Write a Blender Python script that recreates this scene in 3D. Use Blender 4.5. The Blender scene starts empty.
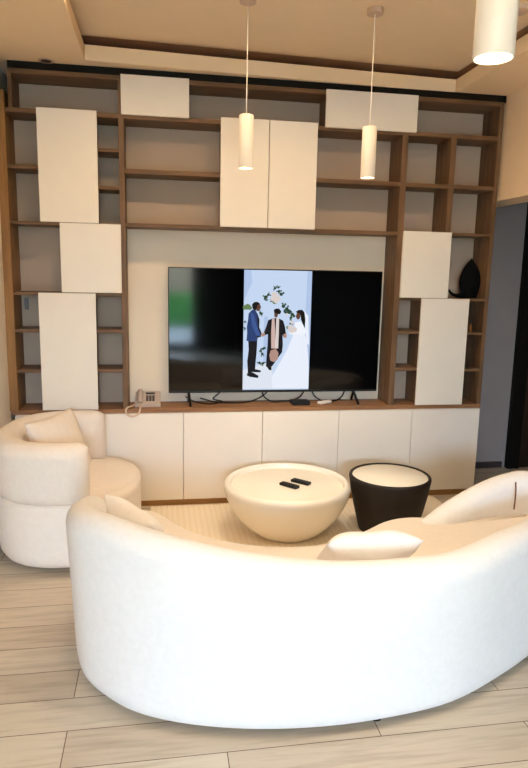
import bpy, bmesh, math, random
from mathutils import Vector, Matrix
random.seed(7)
S = bpy.context.scene
COL = S.collection

# ------------------------------------------------------------------ camera, world, lights, exposure
yaw, pit, rol, foc = 0.167055, 0.172493, 0.020817, 631.306
fw = Vector((math.sin(yaw)*math.cos(pit), math.cos(yaw)*math.cos(pit), -math.sin(pit)))
rt = Vector((math.cos(yaw), -math.sin(yaw), 0)); up = rt.cross(fw)
r2 = rt*math.cos(rol) + up*math.sin(rol); u2 = -rt*math.sin(rol) + up*math.cos(rol)
cam = bpy.data.cameras.new('camera'); co = bpy.data.objects.new('camera', cam); COL.objects.link(co)
M = Matrix((r2, u2, -fw)).transposed().to_4x4(); M.translation = Vector((1.42396, -4.06427, 1.53578))
co.matrix_world = M
cam.sensor_fit = 'VERTICAL'; cam.sensor_height = 36; cam.lens = foc*36/768; cam.clip_start = .02
S.camera = co

W = bpy.data.worlds.new('sky'); S.world = W; W.use_nodes = True
bg = W.node_tree.nodes['Background']; bg.inputs[0].default_value = (0.55, 0.76, 1.0, 1); bg.inputs[1].default_value = 43.0

def lamp(name, kind, loc, energy, color, rot=(0, 0, 0), **kw):
    l = bpy.data.lights.new(name, kind); l.energy = energy; l.color = color
    for k, v in kw.items(): setattr(l, k, v)
    o = bpy.data.objects.new(name, l); COL.objects.link(o); o.location = loc; o.rotation_euler = rot
    return o
WARM = (1.0, 0.69, 0.38)
WIN = (0.60, 2.1, 0.14, 2.50)                      # the window in the wall behind the camera: x0, x1, z0, z1
pl = lamp('window_portal', 'AREA', ((WIN[0]+WIN[1])/2, -8.03, (WIN[2]+WIN[3])/2), 1, (1, 1, 1), (math.pi/2, 0, 0),
          shape='RECTANGLE', size=WIN[1]-WIN[0], size_y=WIN[3]-WIN[2])
pl.data.cycles.is_portal = True
FILL_LAMP_W = 3
PEND_W = 22
FILL_DOWN_W = 25
PEND_C = (1.0, 0.86, 0.67)

S.view_settings.view_transform = 'Standard'
S.view_settings.look = 'None'
S.view_settings.gamma = 1
S.view_settings.exposure = 0.6
S.view_settings.use_curve_mapping = False
S.cycles.use_denoising = True
S.cycles.max_bounces = 12
S.cycles.diffuse_bounces = 8

# ------------------------------------------------------------------ materials
def lin(c):
    return tuple(((v/255)/12.92 if v/255 <= .04045 else ((v/255+.055)/1.055)**2.4) for v in c) + (1,)
def base_mat(name, rough=.5, spec=.5):
    m = bpy.data.materials.new(name); m.use_nodes = True
    nt = m.node_tree; b = nt.nodes['Principled BSDF']
    b.inputs['Roughness'].default_value = rough; b.inputs['Specular IOR Level'].default_value = spec
    return m, nt, b
def coords(nt, scale=(1, 1, 1), loc=(0, 0, 0)):
    tc = nt.nodes.new('ShaderNodeTexCoord'); mp = nt.nodes.new('ShaderNodeMapping')
    mp.inputs['Scale'].default_value = scale; mp.inputs['Location'].default_value = loc
    nt.links.new(tc.outputs['Object'], mp.inputs['Vector']); return mp.outputs['Vector']
def noise(nt, vec, scale, detail=3, rough=.5):
    n = nt.nodes.new('ShaderNodeTexNoise'); n.inputs['Scale'].default_value = scale
    n.inputs['Detail'].default_value = detail; n.inputs['Roughness'].default_value = rough
    nt.links.new(vec, n.inputs['Vector']); return n.outputs['Fac']
def ramp(nt, fac, stops):
    r = nt.nodes.new('ShaderNodeValToRGB'); e = r.color_ramp.elements
    while len(e) < len(stops): e.new(.5)
    for k, (p, c) in enumerate(stops): e[k].position = p; e[k].color = c
    nt.links.new(fac, r.inputs['Fac']); return r.outputs['Color']
def bump(nt, b, h, strength, dist=.01):
    n = nt.nodes.new('ShaderNodeBump'); n.inputs['Strength'].default_value = strength; n.inputs['Distance'].default_value = dist
    nt.links.new(h, n.inputs['Height']); nt.links.new(n.outputs['Normal'], b.inputs['Normal'])
def plain(name, c, rough=.5, spec=.5, var=.04, nscale=6, bmp=0, bscale=80, metal=0):
    m, nt, b = base_mat(name, rough, spec)
    v = coords(nt); f = noise(nt, v, nscale)
    l = lin(c); d = tuple(x*(1-var) for x in l[:3])+(1,); e = tuple(min(1, x*(1+var)) for x in l[:3])+(1,)
    nt.links.new(ramp(nt, f, [(.3, d), (.7, e)]), b.inputs['Base Color'])
    b.inputs['Metallic'].default_value = metal
    if bmp: bump(nt, b, noise(nt, v, bscale, 4, .6), bmp)
    return m
def wood(name, dark, light, scale, rough=.5):
    m, nt, b = base_mat(name, rough, .3)
    v = coords(nt, scale); f = noise(nt, v, 3.0, 6, .62)
    nt.links.new(ramp(nt, f, [(.3, lin(dark)), (.7, lin(light))]), b.inputs['Base Color'])
    bump(nt, b, f, .06, .004); return m
def emit(name, c, s):
    m, nt, b = base_mat(name, .6, .2); b.inputs['Base Color'].default_value = lin(c)
    b.inputs['Emission Color'].default_value = lin(c); b.inputs['Emission Strength'].default_value = s; return m

M_CEIL = plain('ceiling_paint', (242, 218, 184), .8, .1, .015)
M_WALL = plain('wall_paint', (232, 224, 214), .75, .2, .02)
M_DARKWALL = plain('dark_rear_wall', (46, 37, 32), .85, .1, .03)
M_WARMWALL = plain('bulkhead_paint', (242, 216, 184), .75, .2, .02)
M_GREYWALL = plain('corridor_paint', (156, 147, 148), .8, .15, .03)
M_WOODV = wood('wood_upright', (90, 67, 47), (130, 98, 71), (14, 14, 1.0))
M_WOODH = wood('wood_shelf', (90, 67, 47), (130, 98, 71), (1.0, 14, 14))
M_WOODG = wood('wood_filler', (122, 86, 48), (160, 118, 70), (14, 14, 1.0))
M_WORKTOP = wood('worktop_wood', (128, 90, 60), (166, 122, 84), (1.0, 14, 14))
M_PLINTH = wood('plinth_wood', (150, 112, 66), (184, 142, 90), (1.0, 14, 14))
M_DOOR = plain('cream_laminate', (238, 231, 222), .42, .35, .012)
M_TVP = plain('cream_panel', (240, 224, 204), .5, .3, .012)
M_BACK = plain('back_board_shaded', (190, 169, 152), .7, .2, .015)  # niche shade put into the board colour, darker than the television panel
M_BOUCLE = plain('white_boucle', (238, 236, 236), .95, .1, .02, 40, .35, 220)
M_BOUCLE2 = plain('cream_boucle', (240, 230, 221), .95, .1, .02, 40, .35, 220)
M_PILLOW = plain('pillow_linen', (244, 241, 241), .95, .1, .02, 30, .25, 160)
M_PILLOW2 = plain('pillow_cream', (240, 229, 218), .95, .1, .02, 30, .25, 160)
M_GLOSSW = plain('cream_lacquer', (250, 244, 232), .25, .4, .01)
M_TABLETOP = plain('table_disc', (250, 244, 230), .35, .4, .01)
M_CHAR = plain('charcoal_shell', (38, 32, 28), .6, .3, .06, 30, .1, 120)
M_BLACK = plain('black_plastic', (14, 14, 15), .45, .4)
M_BLACKM = plain('black_sculpture', (7, 7, 10), .85, .15)
M_SCREEN = plain('screen_glass', (2, 2, 3), .07, .4, .0)
M_WHITE = plain('white_metal', (236, 230, 222), .45, .4, .01)
M_CANOPY = plain('canopy_metal', (206, 176, 152), .45, .4, .02)
M_PHONE = plain('phone_plastic', (186, 170, 160), .5, .4, .02)
M_PHONEK = plain('phone_keys', (74, 60, 54), .5, .4)
M_CORD = plain('phone_cord', (214, 190, 164), .6, .3)
M_GREYP = plain('grey_plate', (128, 122, 126), .5, .4)
M_AMBER = plain('amber_glass', (120, 66, 28), .2, .5)
M_DARKDOOR = wood('dark_door', (34, 22, 15), (52, 34, 22), (12, 12, 1.0), .5)
M_BLACKF = plain('black_frame_gap_shade', (14, 10, 8), .6, .2)
M_SEAM = plain('seam_shadow', (120, 84, 72), .95, .05)
M_LAWN = plain('lawn', (62, 112, 52), .9, .1, .25, 2)
M_PAVE = plain('paving', (150, 148, 146), .9, .1, .1, 2)
M_BEIGE = plain('render_wall', (150, 128, 104), .9, .1, .05)
M_SLOT_SHADE = plain('slot_shade_tone', (176, 138, 108), .7, .2)  # shade inside the ceiling slot, put into a colour
M_SKIRT = plain('dark_skirting', (60, 50, 48), .6, .3)
M_LED = emit('lamp_glow', (255, 226, 170), 9.0)

def floor_mat():
    m, nt, b = base_mat('plank_floor', .42, .35)
    v = coords(nt, (1, 1, 1), (0.992, 0.045, 0))
    br = nt.nodes.new('ShaderNodeTexBrick'); nt.links.new(v, br.inputs['Vector'])
    br.inputs['Scale'].default_value = 1; br.inputs['Brick Width'].default_value = 1.05; br.inputs['Row Height'].default_value = .17
    br.inputs['Mortar Size'].default_value = .0018; br.inputs['Mortar Smooth'].default_value = .3
    br.inputs['Color1'].default_value = lin((210, 197, 178)); br.inputs['Color2'].default_value = lin((195, 179, 159))
    br.inputs['Mortar'].default_value = lin((96, 72, 52)); br.offset = .5
    g = noise(nt, coords(nt, (1.2, 14, 1)), 2.2, 6, .6)
    gr = ramp(nt, g, [(.25, (.60, .56, .52, 1)), (.55, (1, 1, 1, 1)), (.8, (.9, .87, .84, 1))])
    mx = nt.nodes.new('ShaderNodeMix'); mx.data_type = 'RGBA'; mx.blend_type = 'MULTIPLY'; mx.inputs['Factor'].default_value = .75
    nt.links.new(br.outputs['Color'], mx.inputs['A']); nt.links.new(gr, mx.inputs['B'])
    nt.links.new(mx.outputs['Result'], b.inputs['Base Color']); return m
M_FLOOR = floor_mat()
def rug_mat():
    m, nt, b = base_mat('cream_rug', .95, .05)
    v = coords(nt, (1, 1, 1)); w = nt.nodes.new('ShaderNodeTexWave'); w.bands_direction = 'X'
    w.inputs['Scale'].default_value = 9; w.inputs['Distortion'].default_value = 1.2; nt.links.new(v, w.inputs['Vector'])
    nt.links.new(ramp(nt, w.outputs['Fac'], [(0, lin((238, 224, 202))), (1, lin((243, 231, 212)))]), b.inputs['Base Color'])
    bump(nt, b, w.outputs["Fac"], .15, .004); return m
M_RUG = rug_mat()

# ------------------------------------------------------------------ mesh helpers
def tagp(o, label=None, cat=None, group=None, kind=None):
    for k, v in (('label', label), ('category', cat), ('group', group), ('kind', kind)):
        if v: o[k] = v
    return o
class MB:
    def __init__(s): s.bm = bmesh.new()
    def box(s, x0, x1, y0, y1, z0, z1, bev=0, seg=2):
        r = bmesh.ops.create_cube(s.bm, size=1); vs = r['verts']
        for v in vs: v.co = Vector(((x0+x1)/2+v.co.x*(x1-x0), (y0+y1)/2+v.co.y*(y1-y0), (z0+z1)/2+v.co.z*(z1-z0)))
        if bev:
            es = list({e for v in vs for e in v.link_edges})
            bmesh.ops.bevel(s.bm, geom=es, offset=bev, segments=seg, affect='EDGES', profile=.5)
        return s
    def rings(s, rings, closed=True, cap0=True, cap1=True):
        R = [[s.bm.verts.new(p) for p in r] for r in rings]; n = len(rings[0])
        for a, b in zip(R, R[1:]):
            for i in range(n if closed else n-1):
                j = (i+1) % n
                s.bm.faces.new((a[i], a[j], b[j], b[i]))
        if cap0: s.bm.faces.new(list(reversed(R[0])))
        if cap1: s.bm.faces.new(R[-1])
        return s
    def lathe(s, prof, cx, cy, seg=64, cap0=True, cap1=True):
        return s.rings([[(cx+r*math.cos(2*math.pi*k/seg), cy+r*math.sin(2*math.pi*k/seg), z) for k in range(seg)] for r, z in prof], True, cap0, cap1)
    def tube(s, pts, r, seg=8, taper=None):
        P = [Vector(p) for p in pts]; rr = []; u = None
        for i, p in enumerate(P):
            t = (P[min(i+1, len(P)-1)]-P[max(i-1, 0)]).normalized()
            if u is None: u = t.orthogonal().normalized()
            u = (u-t*u.dot(t)).normalized(); v = t.cross(u); q = r*(taper[i] if taper else 1)
            rr.append([p+u*(q*math.cos(2*math.pi*k/seg))+v*(q*math.sin(2*math.pi*k/seg)) for k in range(seg)])
        return s.rings(rr)
    def poly(s, pts): s.bm.faces.new([s.bm.verts.new(p) for p in pts]); return s
    def build(s, name, mat, parent=None, smooth=False, angle=40):
        bmesh.ops.recalc_face_normals(s.bm, faces=s.bm.faces[:])
        me = bpy.data.meshes.new(name); s.bm.to_mesh(me); s.bm.free()
        for m in (mat if isinstance(mat, (list, tuple)) else [mat]): me.materials.append(m)
        if smooth:
            for p in me.polygons: p.use_smooth = True
            me.set_sharp_from_angle(angle=math.radians(angle))
        o = bpy.data.objects.new(name, me); COL.objects.link(o)
        if parent: o.parent = parent; o.location = -parent.location if parent.type == 'EMPTY' else (0, 0, 0)
        return o
def thing(name, label, cat, loc, group=None):
    o = bpy.data.objects.new(name, None); COL.objects.link(o); o.location = loc; o.empty_display_size = .1
    return tagp(o, label, cat, group)
def struct(name, mb, mat, parent=None, smooth=False):
    o = mb.build(name, mat, parent, smooth); o['kind'] = 'structure'; return o
def catmull(pts, n, closed=False):
    P = [Vector(p) for p in pts]; out = []; N = len(P)
    for i in range(N if closed else N-1):
        g = (lambda k: P[k % N]) if closed else (lambda k: P[max(0, min(N-1, k))])
        a, b, c, d = g(i-1), g(i), g(i+1), g(i+2)
        for k in range(n):
            t = k/n
            out.append(.5*((2*b)+(c-a)*t+(2*a-5*b+4*c-d)*t*t+(3*b-a-3*c+d)*t**3))
    if not closed: out.append(P[-1])
    return out

# ------------------------------------------------------------------ room
XL, XR, YB, YF, ZC, ZU = .505, 3.68, .58, -8.0, 2.715, 2.855
struct('floor', MB().box(XL-.2, 5.4, YF-.2, YB+.2, -.1, 0), M_FLOOR)
struct('wall_back', MB().box(XL-.2, 5.4, YB, YB+.15, 0, 3.0), M_GREYWALL)
struct('wall_left', MB().box(XL-.15, XL, YF, YB, 0, 3.0), M_WALL)
struct('wall_right', MB().box(XR, XR+.2, -1.6, YB, 2.05, 3.0), M_WARMWALL)
struct('wall_side', MB().box(XR, XR+.2, YF, -1.6, 0, 3.0), M_DARKWALL)
x0, x1, z0, z1 = WIN
struct('wall_front', MB().box(XL-.15, x0, YF-.15, YF, 0, 3).box(x1, XR+.2, YF-.15, YF, 0, 3)
       .box(x0, x1, YF-.15, YF, 0, z0).box(x0, x1, YF-.15, YF, z1, 3), M_DARKWALL)
wf = MB().box(x0, x0+.05, YF-.1, YF-.04, z0, z1).box(x1-.05, x1, YF-.1, YF-.04, z0, z1).box(x0, x1, YF-.1, YF-.04, z0, z0+.05).box(x0, x1, YF-.1, YF-.04, z1-.05, z1)
struct('window_1', wf, M_WHITE)
# corridor seen through the opening on the right
struct('wall_corridor', MB().box(5.2, 5.35, -1.6, YB, 0, 3.0).box(XR+.2, 5.35, -1.75, -1.6, 0, 3.0).box(XR+.2, 5.35, -1.75, YB, 2.75, 2.9), M_GREYWALL)
struct('baseboard_back', MB().box(XR+.02, 4.21, YB-.015, YB, 0, .05), M_SKIRT)
d = thing('door_1', None, None, (4.7, YB, 0)); d['kind'] = 'structure'
struct('door_frame', MB().box(4.24, 4.34, YB-.05, YB, 0, 2.2).box(5.05, 5.15, YB-.05, YB, 0, 2.2).box(4.24, 5.15, YB-.05, YB, 2.14, 2.24), M_BLACKF, d)
struct('door_leaf', MB().box(4.34, 5.05, YB-.03, YB, .005, 2.14), M_DARKDOOR, d)
struct('door_handle', MB().tube([(4.42, YB-.03, 1.0), (4.42, YB-.08, 1.0), (4.54, YB-.08, 1.0)], .01), M_GREYP, d)

# ceiling: lower soffit ring around a recessed tray with a dark shadow gap
TX0, TX1, TY1, TY0 = 1.02, 3.33, -.03, -6.5
def quad_ring(z):
    return [(TX0, -.09, z), (TX1, .03, z), (TX1, TY0, z), (TX0, TY0, z)]
mb = MB()
outer = [(XL-.1, YB+.1, ZC), (XR+.1, YB+.1, ZC), (XR+.1, YF-.1, ZC), (XL-.1, YF-.1, ZC)]
inn = quad_ring(ZC)
def fascia(m, zlo, zhi):
    i0 = [m.bm.verts.new(p) for p in quad_ring(zlo)]; i1 = [m.bm.verts.new((p[0], p[1], zhi)) for p in quad_ring(zlo)]
    return i0, i1
ov = [mb.bm.verts.new(p) for p in outer]; i0, i1 = fascia(mb, ZC, ZC+.082)
off = [(-.2, .2), (.2, .2), (.2, -.2), (-.2, -.2)]
i2 = [mb.bm.verts.new((v.co.x+a, v.co.y+b, v.co.z)) for v, (a, b) in zip(i1, off)]
for k in range(4):
    j = (k+1) % 4
    mb.bm.faces.new((ov[k], ov[j], i0[j], i0[k])); mb.bm.faces.new((i0[k], i0[j], i1[j], i1[k])); mb.bm.faces.new((i1[k], i1[j], i2[j], i2[k]))
struct('ceiling', mb, M_CEIL)
struct('ceiling_tray', MB().box(XL-.1, XR+.2, YF-.1, YB+.1, ZU, ZU+.1), M_CEIL)
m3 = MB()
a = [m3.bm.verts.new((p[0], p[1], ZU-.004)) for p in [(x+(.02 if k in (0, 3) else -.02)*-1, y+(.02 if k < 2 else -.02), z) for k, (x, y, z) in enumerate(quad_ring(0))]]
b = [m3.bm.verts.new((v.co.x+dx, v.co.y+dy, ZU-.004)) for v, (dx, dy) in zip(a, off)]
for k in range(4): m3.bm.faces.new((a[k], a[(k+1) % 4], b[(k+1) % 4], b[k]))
struct('slot_shade_band', m3, M_SLOT_SHADE)                       # brown band painting the slot's shade around the tray
struct('trim_1', MB().box(XL, .556, -.012, .3, .662, 2.548, .002), M_WOODG)      # upright wood filler between wall and shelving

struct('gap_shade_strip', MB().box(.577, XR, .012, .03, 2.6712, ZC), M_BLACKF)      # black strip painting shade into the gap over the shelving

# outside the window behind the camera
struct('ground', MB().box(-12, 16, -26, YF-.15, -.25, -.15), M_PAVE)
struct('hedge_bank', MB().box(-12, 16, -16.2, -15.5, -.15, .9, .1), M_LAWN)
struct('garden_wall', MB().box(-12, 16, -17.2, -17, -.15, 2.9), M_BEIGE)

# ------------------------------------------------------------------ shelving unit
YF0, YBK = .002, .22
su = thing('shelving_unit', 'wall-wide brown wooden open shelving unit standing on the worktop around the television', 'shelving', (2.1, .2, .662))
def vpart(name, x0, x1, z0, z1, y0=YF0, y1=YBK): MB().box(x0, x1, y0, y1, z0, z1, .0015, 1).build(name, M_WOODV, su)
def hpart(x0, x1, z0, z1, name='shelf', y0=YF0): MB().box(x0, x1, y0, YBK, z0, z1, .0015, 1).build(name, M_WOODH, su)
MB().box(.557, 1.2105, YBK, YBK+.018, .663, 2.645).build('back_panel', M_BACK, su)
MB().box(1.2115, 2.9995, YBK, YBK+.018, 1.817, 2.645).build('back_panel', M_BACK, su)
MB().box(1.2115, 2.9995, YBK, YBK+.018, .663, 1.816).build('television_panel', M_TVP, su)
MB().box(3.0005, 3.636, YBK, YBK+.018, .663, 2.645).build('back_panel', M_BACK, su)
hpart(.582, 3.664, 2.645, 2.671, 'top_panel', 0)
vpart('side_panel', .576, .597, 2.458, 2.645)
vpart('side_panel', 3.636, 3.664, .663, 2.645, 0, .575)
vpart('divider', 1.195, 1.228, .663, 2.432); vpart('divider', 1.195, 1.228, 2.458, 2.645)
vpart('divider', 2.98, 3.02, .663, 2.432); vpart('divider', 2.98, 3.02, 2.458, 2.645)
vpart('divider', 3.313, 3.352, 2.141, 2.432); vpart('divider', 3.313, 3.352, 1.832, 2.115)
hpart(.557, 3.636, 2.432, 2.458)
for a, b, z0, z1 in [
    (.557, .745, 2.119, 2.141), (1.058, 1.195, 2.237, 2.256), (1.058, 1.195, 2.02, 2.04),
    (.557, 1.195, 1.80, 1.818), (.557, 1.195, 1.38, 1.398),
    (.557, .716, 1.151, 1.172), (.557, .716, .899, .920), (1.028, 1.195, 1.151, 1.172), (1.028, 1.195, .899, .920),
    (1.228, 1.82, 2.12, 2.147), (2.402, 2.98, 2.117, 2.143), (1.228, 2.98, 1.805, 1.828),
    (3.02, 3.636, 2.115, 2.141), (3.02, 3.636, 1.814, 1.832), (3.02, 3.636, 1.380, 1.398),
    (3.02, 3.185, 1.155, 1.175), (3.02, 3.185, .90, .922), (3.50, 3.636, 1.150, 1.167), (3.50, 3.636, .894, .915)]:
    hpart(a, b, z0, z1)

def wall_cabinet(label, doors, z0, z1, bx0, bx1, bz0, bz1):
    t = thing('wall_cabinet', label, 'cabinet', ((bx0+bx1)/2, .11, bz0), 'cream cabinets in the shelving')
    MB().box(bx0, bx1, .003, YBK-.003, bz0, bz1, .001, 1).build('body', M_WOODV, t)
    for a, b in doors: MB().box(a, b, -.018, .001, z0, z1, .002, 2).build('door', M_DOOR, t)
wall_cabinet('tall cream wall cabinet high in the left column of the shelving', [(.731, 1.072)], 1.818, 2.463, .746, 1.057, 1.82, 2.430)
wall_cabinet('squarish cream wall cabinet between the two tall cabinets of the left column', [(.841, 1.200)], 1.400, 1.815, .856, 1.193, 1.400, 1.798)
wall_cabinet('tall cream wall cabinet standing on the worktop behind the armchair', [(.702, 1.041)], .664, 1.396, .717, 1.027, .665, 1.378)
wall_cabinet('small wide cream cabinet at the top of the shelving, left of the hanging lamps', [(1.214, 1.615)], 2.452, 2.675, 1.230, 1.600, 2.46, 2.643)
wall_cabinet('large two-door cream wall cabinet above the middle of the television', [(1.807, 2.107), (2.111, 2.415)], 1.823, 2.470, 1.822, 2.400, 1.83, 2.430)
wall_cabinet('wide cream cabinet at the top of the shelving behind the right small pendant lamp', [(2.462, 3.064)], 2.448, 2.672, 2.478, 2.978, 2.46, 2.643)
wall_cabinet('squarish cream wall cabinet right of the television, beside the black sculpture', [(3.016, 3.353)], 1.399, 1.833, 3.022, 3.340, 1.400, 1.812)
wall_cabinet('tall cream wall cabinet standing on the right end of the worktop', [(3.171, 3.514)], .664, 1.396, 3.187, 3.498, .665, 1.378)

wt = MB().box(.51, 3.662, -.004, .575, .634, .662, .002).build('worktop', M_WORKTOP)
tagp(wt, 'long brown wooden worktop across the low cabinets under the television', 'worktop')
DX = [.533, 1.058, 1.578, 2.103, 2.628, 3.153, 3.657]
BL = ['cream base cabinet at the left end, half hidden behind the armchair', None]
BL = ['cream low cabinet at the far left, hidden behind the armchair', 'cream low cabinet under the desk phone, beside the armchair',
      'cream low cabinet under the left end of the television', 'cream low cabinet behind the white bowl table',
      'cream low cabinet behind the gap between bowl table and black table', 'cream low cabinet at the right end, beside the dark corridor']
for k in range(6):
    a, b = DX[k], DX[k+1]
    t = thing('base_cabinet', BL[k], 'cabinet', ((a+b)/2, .3, 0), 'low cabinets under the worktop')
    MB().box(a+.001, b-.001, .004, .57, .041, .633, .001, 1).build('body', M_DOOR, t)
    MB().box(a+.0015, b-.0015, -.016, .003, .043, .631, .002, 2).build('door', M_DOOR, t)
    MB().box(a, b, .0, .55, 0, .041).build('plinth', M_PLINTH, t)

so = MB().box(.575, .60, YBK-.010, YBK-.001, 1.28, 1.355, .002).box(.580, .595, YBK-.014, YBK-.009, 1.322, 1.348).box(.580, .595, YBK-.014, YBK-.009, 1.287, 1.313)
tagp(so.build('wall_socket', M_GREYP), 'small grey double socket plate on the back of the left niche', 'socket')

# ------------------------------------------------------------------ television
tv = thing('television', 'large black flat television on the worktop showing a wedding picture', 'television', (2.21, .14, .662))
TX, TZ0, TZ1 = (1.486, 2.936), .739, 1.569
MB().box(TX[0], TX[1], .1205, .150, TZ0, TZ1, .004).box(1.75, 2.67, .15, .185, .80, 1.25, .01).build('case', M_BLACK, tv)
sc = MB().box(TX[0]+.006, TX[1]-.006, .1185, .1215, TZ0+.016, TZ1-.006).build('screen', M_SCREEN, tv)
for x in (1.62, 2.77):
    m = MB()
    m.tube([(x, .135, .76), (x, .13, .735), (x+.006, (.04), .6745), (x+.006, .03, .6708)], .0085, 8)
    m.tube([(x, .135, .735), (x, .18, .6705)], .008, 8); m.build('leg', M_BLACK, tv, True)
# picture on the screen (a flat picture, drawn as thin polygons)
PX, PZ = (1.982, 2.441), (.757, 1.561)
E = {}
def em(n, c, s=.66):
    if n not in E:
        E[n] = emit('picture_'+n, c, s); E[n].node_tree.nodes['Principled BSDF'].inputs['Base Color'].default_value = (.01, .01, .01, 1); E[n].node_tree.nodes['Principled BSDF'].inputs['Specular IOR Level'].default_value = .03
    return E[n]
pm = MB(); pmats = []; layer = [0]
def pface(pts, mat):
    if mat not in pmats: pmats.append(mat)
    layer[0] += 1; y = .1183-layer[0]*.00003
    V = [(PX[0]+u*(PX[1]-PX[0]), y, PZ[0]+v*(PZ[1]-PZ[0])) for u, v in pts]
    f = pm.bm.faces.new([pm.bm.verts.new(p) for p in V]); f.material_index = pmats.index(mat)
    if f.normal.y > 0: f.normal_flip()
def disc(u, v, r, mat, n=12, sq=1.0):
    pface([(u+r*math.cos(2*math.pi*k/n)*.9, v+r*math.sin(2*math.pi*k/n)*.5*sq) for k in range(n)], mat)
BGc = em('backdrop', (196, 214, 240)); FL = em('ground', (222, 228, 240)); WH = em('white', (240, 243, 250)); NAVY = em('navy', (40, 62, 112))
DK = em('dark', (16, 17, 26)); SKIN = em('skin', (96, 62, 48)); SKIN2 = em('skin_light', (176, 140, 128)); HAIR = em('hair', (14, 12, 13))
GR = em('leaf', (38, 66, 52)); CRM = em('cream', (216, 204, 200)); STO = em('stole', (206, 176, 168)); GOWN = em('gown', (232, 238, 250)); DRAPE = em('drape', (176, 196, 230))
GR2 = em('leaf_light', (104, 128, 84))
pface([(0, 0), (1, 0), (1, 1), (0, 1)], BGc)
pface([(.30, .2), (.36, .2), (.36, .62), (.30, .62)], DRAPE); pface([(.9, .2), (1, .2), (1, 1), (.93, 1)], DRAPE); pface([(0, .75), (.12, .9), (.1, 1), (0, 1)], DRAPE)
pface([(0, .01), (.45, .01), (.437, .246), (0, .17)], FL)
for u, v, r in [(0.452,.854,.024),(.505,.862,.021),(.515,.829,.026),(.548,.806,.032),(.321,.779,.034),(.36,.801,.024),(.411,.75,.021),(.308,.764,.021),(.585,.707,.034),(.635,.685,.034),(.669,.663,.042),(.609,.662,.026),(.719,.64,.032),(.747,.626,.024),(.699,.61,.024),(.709,.565,.021),(.245,.65,.024),(.265,.638,.018),(.296,.35,.024),(.264,.337,.021),(.284,.307,.026),(.323,.356,.018),(.246,.231,.026),(.301,.228,.026),(.02,.577,.016),(.022,.518,.018)]:
    disc(u, v, r*.95, GR, 7)
    for q in range(3):
        a = random.random()*6.28; disc(u+r*1.2*math.cos(a), v+r*.7*math.sin(a), r*.5, GR if q else GR2, 6)
for u, v, r in [(.057,.699,.05),(.02,.693,.04),(.09,.69,.035),(.45,.74,.035),(.66,.53,.03)]: disc(u, v, r, GR2, 8)
for u, v, r in [(.441,.802,.047),(.482,.78,.047),(.421,.765,.037),(.47,.751,.04),(.51,.766,.037),(.637,.64,.021)]: disc(u, v, r, CRM, 10)
for mat, pts in [
    (GOWN, [(.741,.472),(.914,.475),(.951,.414),(.985,.245),(.995,.01),(.451,.01),(.429,.108),(.534,.215),(.652,.338),(.716,.429)]),
    (GOWN, [(.895,.672),(.961,.627),(.986,.384),(.946,.399),(.924,.49),(.913,.596)]),
    (WH, [(.763,.573),(.845,.581),(.911,.536),(.933,.49),(.914,.472),(.7,.472),(.666,.49),(.754,.497)]),
    (HAIR, [(.772,.663),(.812,.678),(.867,.679),(.901,.657),(.918,.596),(.912,.524),(.876,.566),(.852,.596),(.842,.634),(.806,.641)]),
    (SKIN, [(.79,.655),(.83,.65),(.843,.626),(.825,.599),(.79,.600),(.772,.626)]),
    (DK, [(.363,.591),(.435,.606),(.508,.609),(.585,.587),(.615,.535),(.638,.459),(.606,.441),(.58,.467),(.589,.383),(.581,.322),(.523,.276),(.444,.208),(.406,.185),(.343,.2),(.348,.277),(.36,.383),(.362,.474),(.319,.466),(.297,.481),(.333,.534)]),
    (SKIN, [(.447,.661),(.487,.662),(.507,.639),(.492,.612),(.454,.617)]),
    (HAIR, [(.441,.676),(.473,.687),(.521,.687),(.555,.662),(.534,.639),(.491,.645),(.447,.656)]),
    (STO, [(.417,.601),(.454,.606),(.466,.519),(.476,.353),(.416,.353),(.41,.489)]),
    (CRM, [(.481,.609),(.524,.612),(.524,.489),(.52,.353),(.47,.353),(.476,.489)]),
    (SKIN2, [(.411,.338),(.487,.35),(.527,.315),(.518,.261),(.459,.237),(.404,.252),(.391,.299)]),
    (DK, [(.356,.2),(.425,.197),(.429,.169),(.39,.169)]),
    (SKIN2, [(.259,.481),(.313,.486),(.32,.458),(.271,.451)]), (SKIN2, [(.591,.474),(.639,.482),(.646,.447),(.608,.441)]),
    (DK, [(.073,.42),(.207,.421),(.198,.307),(.187,.231),(.181,.167),(.076,.136),(.062,.246),(.081,.337)]),
    (DK, [(.065,.143),(.14,.152),(.237,.121),(.224,.102),(.109,.112),(.06,.124)]),
    (DK, [(.126,.173),(.18,.178),(.27,.167),(.263,.151),(.195,.151),(.135,.155)]),
    (NAVY, [(.119,.674),(.164,.679),(.206,.638),(.234,.593),(.231,.533),(.264,.488),(.26,.451),(.212,.443),(.202,.413),(.046,.416),(.055,.488),(.048,.533),(.065,.592),(.072,.644)]),
    (DK, [(.19,.65),(.234,.593),(.231,.533),(.264,.488),(.26,.451),(.20,.443),(.215,.52)]),
    (em('sleeve', (58, 86, 146)), [(.098,.652),(.147,.637),(.198,.533),(.25,.474),(.24,.455),(.184,.466),(.123,.548)]),
    (SKIN, [(.182,.719),(.237,.724),(.252,.694),(.226,.667),(.191,.664),(.172,.689)]),
    (HAIR, [(.118,.718),(.149,.738),(.197,.741),(.237,.727),(.20,.715),(.19,.69),(.175,.67),(.165,.667),(.129,.685)])]:
    pface(pts, mat)
for u, v, r in [(.722,.573,.03),(.697,.528,.047),(.753,.513,.047),(.712,.502,.037)]: disc(u, v, r, CRM, 10)
po = pm.build('screen_picture', pmats, sc); po.location = (0, 0, 0)

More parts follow.
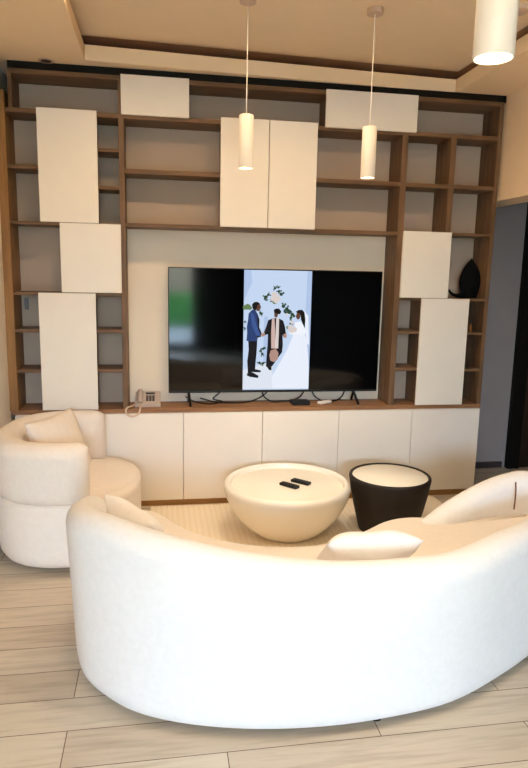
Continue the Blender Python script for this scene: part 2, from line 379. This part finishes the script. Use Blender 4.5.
# ------------------------------------------------------------------ things on the worktop
ZW = .662
ph = thing('telephone', 'beige corded desk telephone on the worktop left of the television', 'telephone', (1.35, .12, ZW))
def wedge(x0, x1, y0, y1, z0, zf, zb):
    m = MB(); P = [(y0, z0), (y1, z0), (y1, zb), (y0+.012, zf), (y0, zf-.006)]
    m.rings([[(x, y, z) for y, z in P] for x in (x0, x1)]); return m
def on_face(y): return ZW+.024+(y-.062)*(.074-.024)/(.198-.062)
w = wedge(1.268, 1.432, .05, .20, ZW, ZW+.024, ZW+.076); w.build('phone_body', M_PHONE, ph)
hs = MB().tube([(1.298, .060, on_face(.060)+.004), (1.298, .072, on_face(.072)+.012), (1.298, .13, on_face(.13)+.015), (1.298, .178, on_face(.178)+.012), (1.298, .190, on_face(.190)+.004)], .019, 12, [1, 1.05, .85, 1.05, 1])
hs.build('handset', M_PHONE, ph, True)
MB().box(1.335, 1.395, .165, .188, on_face(.176)-.004, on_face(.176)+.006).build('display', M_BLACK, ph)
km = MB()
for i in range(3):
    for j in range(4):
        y = .085+j*.017; km.box(1.338+i*.02, 1.353+i*.02, y, y+.011, on_face(y+.005)-.004, on_face(y+.005)+.006)
km.build('keypad', M_PHONEK, ph)
cp = catmull([(1.30, .055, .683), (1.302, .02, .676), (1.302, -.012, .668), (1.296, -.028, .645), (1.281, -.03, .628), (1.25, -.03, .618), (1.222, -.028, .63), (1.212, -.02, .652), (1.222, -.008, .672), (1.245, .03, .672), (1.262, .08, .671), (1.268, .12, .675)], 10)
MB().tube(cp, .0065, 8).build('phone_cord', M_CORD, ph, True)

bx = thing('set_top_box', 'small flat black box on the worktop under the television screen', 'set-top box', (2.37, .075, ZW))
MB().box(2.312, 2.436, .03, .125, ZW+.003, ZW+.026, .004).build('box_case', M_BLACK, bx)
MB().box(2.32, 2.43, .035, .12, ZW, ZW+.003).build('box_feet', M_BLACK, bx)
wr = thing('remote_control', 'white rounded remote control on the worktop under the television', 'remote control', (2.55, .08, ZW))
m = MB().box(-.055, .055, -.02, .02, 0, .02, .008, 3); m.bm.transform(Matrix.Translation((2.55, .085, ZW)) @ Matrix.Rotation(.5, 4, 'Z'))
m.build('remote_body', M_WHITE, wr, True)
cabs = [('black cable lying in loops on the worktop right of the left television leg', [(1.60,.2,.70),(1.66,.16,.672),(1.74,.10,.668),(1.80,.12,.667),(1.85,.18,.668),(1.79,.20,.682),(1.83,.20,.72),(1.86,.19,.76)]),
        ('black cable running along the worktop under the left half of the screen', [(1.70,.19,.69),(1.80,.16,.668),(1.92,.12,.668),(2.02,.15,.668),(2.10,.19,.682),(2.16,.20,.72),(2.19,.19,.77)]),
        ('black cable looping down behind the small black box', [(2.12,.19,.76),(2.14,.18,.70),(2.19,.15,.669),(2.26,.15,.668),(2.33,.14,.676),(2.40,.17,.70),(2.44,.19,.76)]),
        ('black cable looping down beside the white remote control', [(2.47,.19,.77),(2.50,.17,.70),(2.56,.14,.668),(2.64,.15,.668),(2.70,.18,.69),(2.73,.19,.76)])]
for lab, pts in cabs:
    o = MB().tube(catmull(pts, 8), .0045, 6).build('cable', M_BLACK, None, True); tagp(o, lab, 'cable', 'cables under the television')

# black pointed sculpture and amber bottle in the right niches
st = thing('sculpture', 'black pointed sculpture in the niche right of the squarish cabinet', 'sculpture', (3.565, .11, 1.398))
prof = [(.035, 0), (.055, .004), (.06, .03), (.072, .07), (.078, .11), (.074, .15), (.06, .19), (.04, .225), (.02, .25), (.006, .268), (.001, .276)]
m = MB().rings([[(3.572+r*math.cos(t)+.0*z, .11+.62*r*math.sin(t), 1.398+z) for t in [2*math.pi*k/28 for k in range(28)]] for r, z in prof])
m.build('sculpture_body', M_BLACKM, st, True)
MB().tube(catmull([(3.56, .10, 1.418), (3.50, .09, 1.414), (3.45, .08, 1.418), (3.415, .07, 1.435), (3.40, .07, 1.455)], 6), .018, 10,
          [1-.7*k/24 for k in range(25)]).build('sculpture_tail', M_BLACKM, st, True)
bt = thing('bottle', 'tiny amber bottle on the upper narrow shelf at the right edge', 'bottle', (3.575, .06, 1.167))
MB().lathe([(.013, 1.167), (.014, 1.17), (.014, 1.215), (.007, 1.225)], 3.575, .06, 16).build('bottle_body', M_AMBER, bt, True)
MB().lathe([(.008, 1.2255), (.008, 1.245)], 3.575, .06, 16).build('cap', M_BLACK, bt, True)

# ------------------------------------------------------------------ rug and tables
rg = thing('rug', 'cream ribbed rug with a fringed edge under the two round tables', 'rug', (2.3, -.6, 0))
MB().box(1.36, 3.335, -1.08, -.045, .0005, .009, .003).build('rug_pile', M_RUG, rg)
fr = MB(); n = 90
for k in range(n):
    x = 1.365+k*(3.33-1.365)/n; fr.box(x, x+.014, -.0455, -.022-.008*random.random(), .0005, .006)
fr.build('fringe', M_RUG, rg)

ct = thing('coffee_table', 'round white bowl-shaped coffee table on the rug with two remotes on it', 'table', (2.172, -.53, .009))
C0 = (2.172, -.53)
bp = [(.165, .0095), (.18, .012), (.225, .045), (.275, .09), (.318, .145), (.348, .20), (.367, .245), (.376, .282), (.376, .305), (.368, .320), (.354, .327), (.340, .320), (.336, .308), (.333, .25)]
MB().lathe(bp, *C0, 96, True, False).build('bowl', M_GLOSSW, ct, True)
MB().lathe([(.333, .272), (.3345, .296), (.330, .298)], *C0, 96).build('tabletop', M_TABLETOP, ct, True, 50)
for lab, x, y, a in [('black remote control on the white bowl table, the nearer one', 2.180, -.56, -.85), ('black remote control on the white bowl table, the farther one', 2.262, -.505, -.80)]:
    t = thing('remote_control', lab, 'remote control', (x, y, .298))
    T = Matrix.Translation((x, y, .2982)) @ Matrix.Rotation(a, 4, 'Z')
    m = MB().box(-.062, .062, -.021, .021, 0, .017, .005, 3); m.bm.transform(T); m.build('remote_body', M_BLACK, t, True)
    k = MB()
    for i in range(6):
        for j in range(3): k.box(-.05+i*.017, -.04+i*.017, -.014+j*.011, -.008+j*.011, .016, .0185)
    k.bm.transform(T); k.build('buttons', M_GREYP if y > -.5 else M_CHAR, t)

C1 = (2.800, -.565)
sd = thing('side_table', 'round black tapered side table with a cream top, right of the bowl table', 'table', (C1[0], C1[1], .009))
sp = [(.168, .0095), (.175, .014), (.192, .08), (.212, .16), (.229, .24), (.241, .31), (.246, .338), (.244, .35), (.237, .356), (.229, .354), (.226, .345), (.225, .31)]
MB().lathe(sp, *C1, 80, True, False).build('shell', M_CHAR, sd, True)
MB().lathe([(.225, .33), (.2255, .347), (.223, .349)], *C1, 80).build('tabletop', M_TABLETOP, sd, True, 50)

# ------------------------------------------------------------------ upholstery
def sweep(path, bottom, thick, top_r, cap=4):
    """path: (x, y, height, lean) along the outer foot line; a rounded wall of given thickness grown inward"""
    n = len(path); rings = []
    def ring(p, t, h, lean, sc=1.0, hs=1.0):
        nn = Vector((t.y, -t.x, 0)); c = lean-thick/2
        pr = [(-.022, bottom), (-.006, bottom+.012), (0, bottom+.05), (lean*.5, bottom+(h-bottom)*.5), (lean, h-top_r)]
        for k in range(1, 8):
            a = math.pi*k/8; pr.append((c+thick/2*math.cos(a), h-top_r+top_r*math.sin(a)))
        pr += [(lean-thick, h-top_r), (lean*.5-thick-.005, bottom+(h-bottom)*.5), (-thick-.01, bottom+.05), (-thick+.02, bottom)]
        return [tuple(p+nn*(c+(o-c)*sc)+Vector((0, 0, bottom+(z-bottom)*hs))) for o, z in pr]
    T = [((Vector(path[min(i+1, n-1)][:2])-Vector(path[max(i-1, 0)][:2])).normalized()) for i in range(n)]
    P = [Vector((p[0], p[1], 0)) for p in path]; R = thick/2
    T3 = [Vector((t.x, t.y, 0)) for t in T]
    for k in range(cap):
        a = math.pi/2*(1-k/cap)*.98
        rings.append(ring(P[0]-T3[0]*R*math.sin(a), T3[0], path[0][2], path[0][3], math.cos(a), 1-.10*(1-math.cos(a))))
    for i in range(n): rings.append(ring(P[i], T3[i], path[i][2], path[i][3]))
    for k in range(1, cap+1):
        a = math.pi/2*(k/cap)*.98
        rings.append(ring(P[-1]+T3[-1]*R*math.sin(a), T3[-1], path[-1][2], path[-1][3], math.cos(a), 1-.10*(1-math.cos(a))))
    return MB().rings(rings)
def slab(outline, prof):
    """closed outline grown through (inset, z) profile"""
    P = [Vector((p[0], p[1])) for p in outline]; n = len(P); rr = []
    area = sum(P[i].x*P[(i+1) % n].y-P[(i+1) % n].x*P[i].y for i in range(n)); sg = 1 if area > 0 else -1
    N = []
    for i in range(n):
        t = (P[(i+1) % n]-P[i-1]).normalized(); N.append(Vector((t.y, -t.x))*sg)
    for ins, z in prof: rr.append([(P[i].x-N[i].x*ins, P[i].y-N[i].y*ins, z) for i in range(n)])
    return MB().rings(rr)

sofa = thing('sofa', 'long white curved boucle sofa seen from behind, in the foreground', 'sofa', (2.1, -1.75, 0))
SP = [(1.094,-1.53,.63,.02),(1.086,-1.62,.65,.02),(1.10,-1.74,.67,.025),(1.14,-1.86,.69,.03),(1.215,-1.97,.70,.025),(1.325,-2.075,.695,.02),(1.48,-2.155,.68,.03),(1.70,-2.215,.65,.04),(1.95,-2.24,.625,.05),(2.20,-2.227,.61,.05),(2.45,-2.18,.60,.04),(2.70,-2.065,.605,.03),(2.92,-1.935,.60,.03),(3.10,-1.785,.60,.03),(3.26,-1.64,.60,.03),(3.335,-1.49,.60,.02),(3.31,-1.36,.60,.02),(3.19,-1.295,.615,.01),(3.04,-1.295,.59,.01),(2.88,-1.32,.545,.0),(2.74,-1.365,.495,.0),(2.64,-1.40,.445,.0)]
pth = [tuple(v) for v in catmull([Vector(p) for p in SP], 5)] if False else None
def cm4(pts, n):
    a = catmull([Vector(p[:3]) for p in pts], n); b = catmull([Vector((p[3], 0, 0)) for p in pts], n)
    return [(u.x, u.y, u.z, v.x) for u, v in zip(a, b)]
sweep(cm4(SP, 5), .03, .14, .065).build('backrest', M_BOUCLE, sofa, True, 70)
SO = [(1.14,-1.50),(1.16,-1.28),(1.25,-1.15),(1.37,-1.13),(1.46,-1.23),(1.56,-1.40),(1.73,-1.54),(1.93,-1.61),(2.12,-1.60),(2.29,-1.51),(2.44,-1.40),(2.55,-1.36),(2.66,-1.37),(2.80,-1.42),(3.0,-1.38),(3.18,-1.38),(3.22,-1.5),(3.13,-1.66),(2.88,-1.84),(2.65,-1.96),(2.4,-2.06),(2.1,-2.12),(1.8,-2.11),(1.5,-2.04),(1.3,-1.92),(1.18,-1.76)]
so2 = [tuple(v[:2]) for v in catmull([Vector((p[0], p[1], 0)) for p in SO], 4, True)]
slab(so2, [(.03, .032), (.008, .045), (0, .08), (0, .36), (.006, .39), (.02, .412), (.045, .423), (.09, .428)]).build('seat', M_BOUCLE2, sofa, True, 70)
MB().tube([(3.085, -1.4365, .59), (3.085, -1.4435, .55), (3.083, -1.4475, .50), (3.08, -1.449, .46)], .0035, 6).build('seam', M_SEAM, sofa, True)
for x, y in [(1.26, -1.84), (2.17, -2.165), (2.98, -1.80), (1.35, -1.28), (2.5, -1.5)]:
    MB().lathe([(.02, 0), (.02, .031)], x, y, 16).build('foot', M_BLACK, sofa, True)

def superell(cx, cy, a, b, e, t):
    c, s = math.cos(t), math.sin(t)
    return (cx+a*math.copysign(abs(c)**(2/e), c), cy+b*math.copysign(abs(s)**(2/e), s))
ac = thing('armchair', 'round cream boucle tub armchair against the left wall, with a pillow in it', 'armchair', (.93, -.54, 0))
AC = (.93, -.515)
ring = [superell(*AC, .385, .455, 2.3, 2*math.pi*k/72) for k in range(72)]
slab(ring, [(.10, .022), (.06, .028), (.03, .045), (.012, .075), (.004, .12), (0, .18), (0, .355), (.004, .374), (.02, .382), (.06, .383)]).build('base', M_BOUCLE2, ac, True, 70)
MB().lathe([(.27, 0), (.27, .024)], *AC, 48).build('swivel_plate', M_BLACK, ac, True)
wp = []
for k in range(49):
    t = math.radians(80+(277-80)*k/48); x, y = superell(*AC, .39, .458, 2.3, t); wp.append((x, y, .685, .012))
def sweep2(path): return sweep(path, .380, .17, .075)
sweep2(wp).build('backrest', M_BOUCLE2, ac, True, 70)
ring2 = [superell(AC[0]+.035, AC[1], .345, .33, 2.3, 2*math.pi*k/72) for k in range(72)]
slab(ring2, [(.02, .33), (.004, .33), (0, .35), (.004, .375), (.02, .397), (.06, .407), (.12, .410)]).build('seat_cushion', M_BOUCLE2, ac, True, 70)

def pillow(label, w, h, t, mat, mtx, n=22, group='loose pillows'):
    m = MB(); idx = {}
    def P(i, j, s):
        u, v = 2*i/n-1, 2*j/n-1
        pinch = 1-.07*(1-abs(u)**2)*abs(v)**3; pv = 1-.07*(1-abs(v)**2)*abs(u)**3
        e = max(0, (1-abs(u)**2.6)*(1-abs(v)**2.6))**.5
        wr = .012*math.sin(5*u+3*v)*e
        return Vector((u*w/2*pv, v*h/2*pinch, s*(t/2*e)+wr*.4))
    for s in (1, -1):
        for i in range(n+1):
            for j in range(n+1):
                edge = i in (0, n) or j in (0, n)
                key = (i, j, 0 if edge else s)
                if key not in idx: idx[key] = m.bm.verts.new(P(i, j, s))
    for s in (1, -1):
        for i in range(n):
            for j in range(n):
                q = [idx[(a, b, 0 if (a in (0, n) or b in (0, n)) else s)] for a, b in ((i, j), (i+1, j), (i+1, j+1), (i, j+1))]
                m.bm.faces.new(q if s > 0 else q[::-1])
    m.bm.transform(mtx)
    o = m.build('throw_pillow', mat, None, True, 180); return tagp(o, label, 'pillow', group)
def frame(origin, xa, ya):
    x = Vector(xa).normalized(); y = Vector(ya); y = (y-x*y.dot(x)).normalized(); z = x.cross(y)
    M4 = Matrix((x, y, z)).transposed().to_4x4(); M4.translation = Vector(origin); return M4
pillow('cream square pillow leaning inside the round armchair', .44, .38, .14, M_PILLOW2, frame((.865, -.44, .545), (.19, .40, .0), (-.33, .15, .92)))
pillow('white pillow at the left end of the curved sofa', .37, .28, .14, M_PILLOW, frame((1.335, -1.60, .485), (.26, -.40, -.03), (-.25, -.22, .75)))
pillow('white pillow leaning inside the middle of the curved sofa back', .37, .25, .14, M_PILLOW, frame((2.20, -1.90, .50), (1, .01, 0), (0, -.62, .52)))

# ------------------------------------------------------------------ pendants and ceiling fittings
def pendant(label, x, y, z0, z1, r, big=False):
    t = thing('pendant_lamp', label, 'pendant lamp', (x, y, ZU), 'white cylinder pendants')
    MB().lathe([(.041 if not big else .055, ZU-.026), (.041 if not big else .055, ZU-.0005)], x, y, 40).build('canopy', M_CANOPY, t, True)
    MB().tube([(x, y, z1-.002), (x, y, ZU-.02)], .0022, 8).build('cord', M_WHITE, t, True)
    m = MB().lathe([(r-.004, z0+.012), (r-.004, z0), (r, z0), (r, z1-.003), (r-.003, z1), (.004, z1)], x, y, 48, False, True)
    m.build('lamp_shade', M_WHITE, t, True, 50)
    MB().lathe([(r-.0045, z0+.008), (r-.0045, z0+.012)], x, y, 40).build('bulb', M_LED, t, True)
    l = lamp('pendant_light', 'SPOT', (x, y, z0+.004), PEND_W*(2 if big else 1), PEND_C, spot_size=math.radians(125), spot_blend=.9, shadow_soft_size=r*.8)
    l.parent = t; l.location = Vector((x, y, z0+.004))-t.location
pendant('small white cylinder pendant hanging in front of the two-door cabinet', 1.864, -.76, 2.06, 2.315, .036)
pendant('small white cylinder pendant hanging right of the two-door cabinet', 2.507, -.76, 2.041, 2.293, .0375)
pendant('large white cylinder pendant nearest to the camera, at the top right', 2.209, -2.57, 2.048, 2.36, .0475, True)
dl = thing('downlight', 'small round recessed downlight in the ceiling above the left column', 'downlight', (.80, -.01, ZC))
MB().lathe([(.045, ZC-.004), (.045, ZC-.0003)], .80, -.03, 32).build('downlight_ring', M_CANOPY, dl, True)
MB().lathe([(.03, ZC-.0055), (.03, ZC-.0042)], .80, -.03, 32).build('downlight_lens', M_SKIRT, dl, True)
sm = thing('smoke_detector', 'small round ceiling fitting beside the large pendant at the top right', 'smoke detector', (3.185, -.93, ZU))
MB().lathe([(.035, ZU-.03), (.05, ZU-.02), (.052, ZU-.0005)], 3.185, -.93, 32).build('detector_case', M_CANOPY, sm, True)
MB().lathe([(.008, ZU-.036), (.008, ZU-.0302)], 3.165, -.945, 12).build('detector_eye', M_BLACK, sm, True)
# added ceiling fill lamp, out of view, to warm the upper doors
cl = thing('fill_lamp', 'added round fill lamp on the ceiling, out of view over the near half of the room', 'ceiling lamp', (1.9, -3.6, ZU))
MB().lathe([(.26, ZU-.06), (.28, ZU-.05), (.28, ZU-.0005)], 1.9, -3.6, 48).build('lamp_housing', M_WHITE, cl, True)
MB().lathe([(.25, ZU-.068), (.25, ZU-.0602)], 1.9, -3.6, 48).build('diffuser', M_LED, cl, True)
l = lamp('fill_lamp_light', 'AREA', (1.9, -3.6, ZU-.075), FILL_LAMP_W, WARM, shape='DISK', size=.5)
l.parent = cl; l.location = Vector((0, 0, -.075))

for x, lab in [(1.30, 'left'), (2.17, 'middle'), (3.04, 'right')]:  # added downlights, out of view, to brighten the upper cabinet doors
    t = thing('downlight', 'added fill downlight over the seating, out of view, %s one of the row of three' % lab, 'downlight', (x, -1.02, ZU), 'row of added fill downlights')
    MB().lathe([(.05, ZU-.006), (.05, ZU-.0003)], x, -1.02, 32).build('downlight_ring', M_WHITE, t, True)
    MB().lathe([(.038, ZU-.0085), (.038, ZU-.0062)], x, -1.02, 32).build('downlight_lens', M_LED, t, True)
    l = lamp('fill_spot', 'SPOT', (0, 0, -.012), FILL_DOWN_W*(.5 if lab == 'right' else 1), WARM, spot_size=math.radians(165), spot_blend=.6, shadow_soft_size=.05)
    l.parent = t
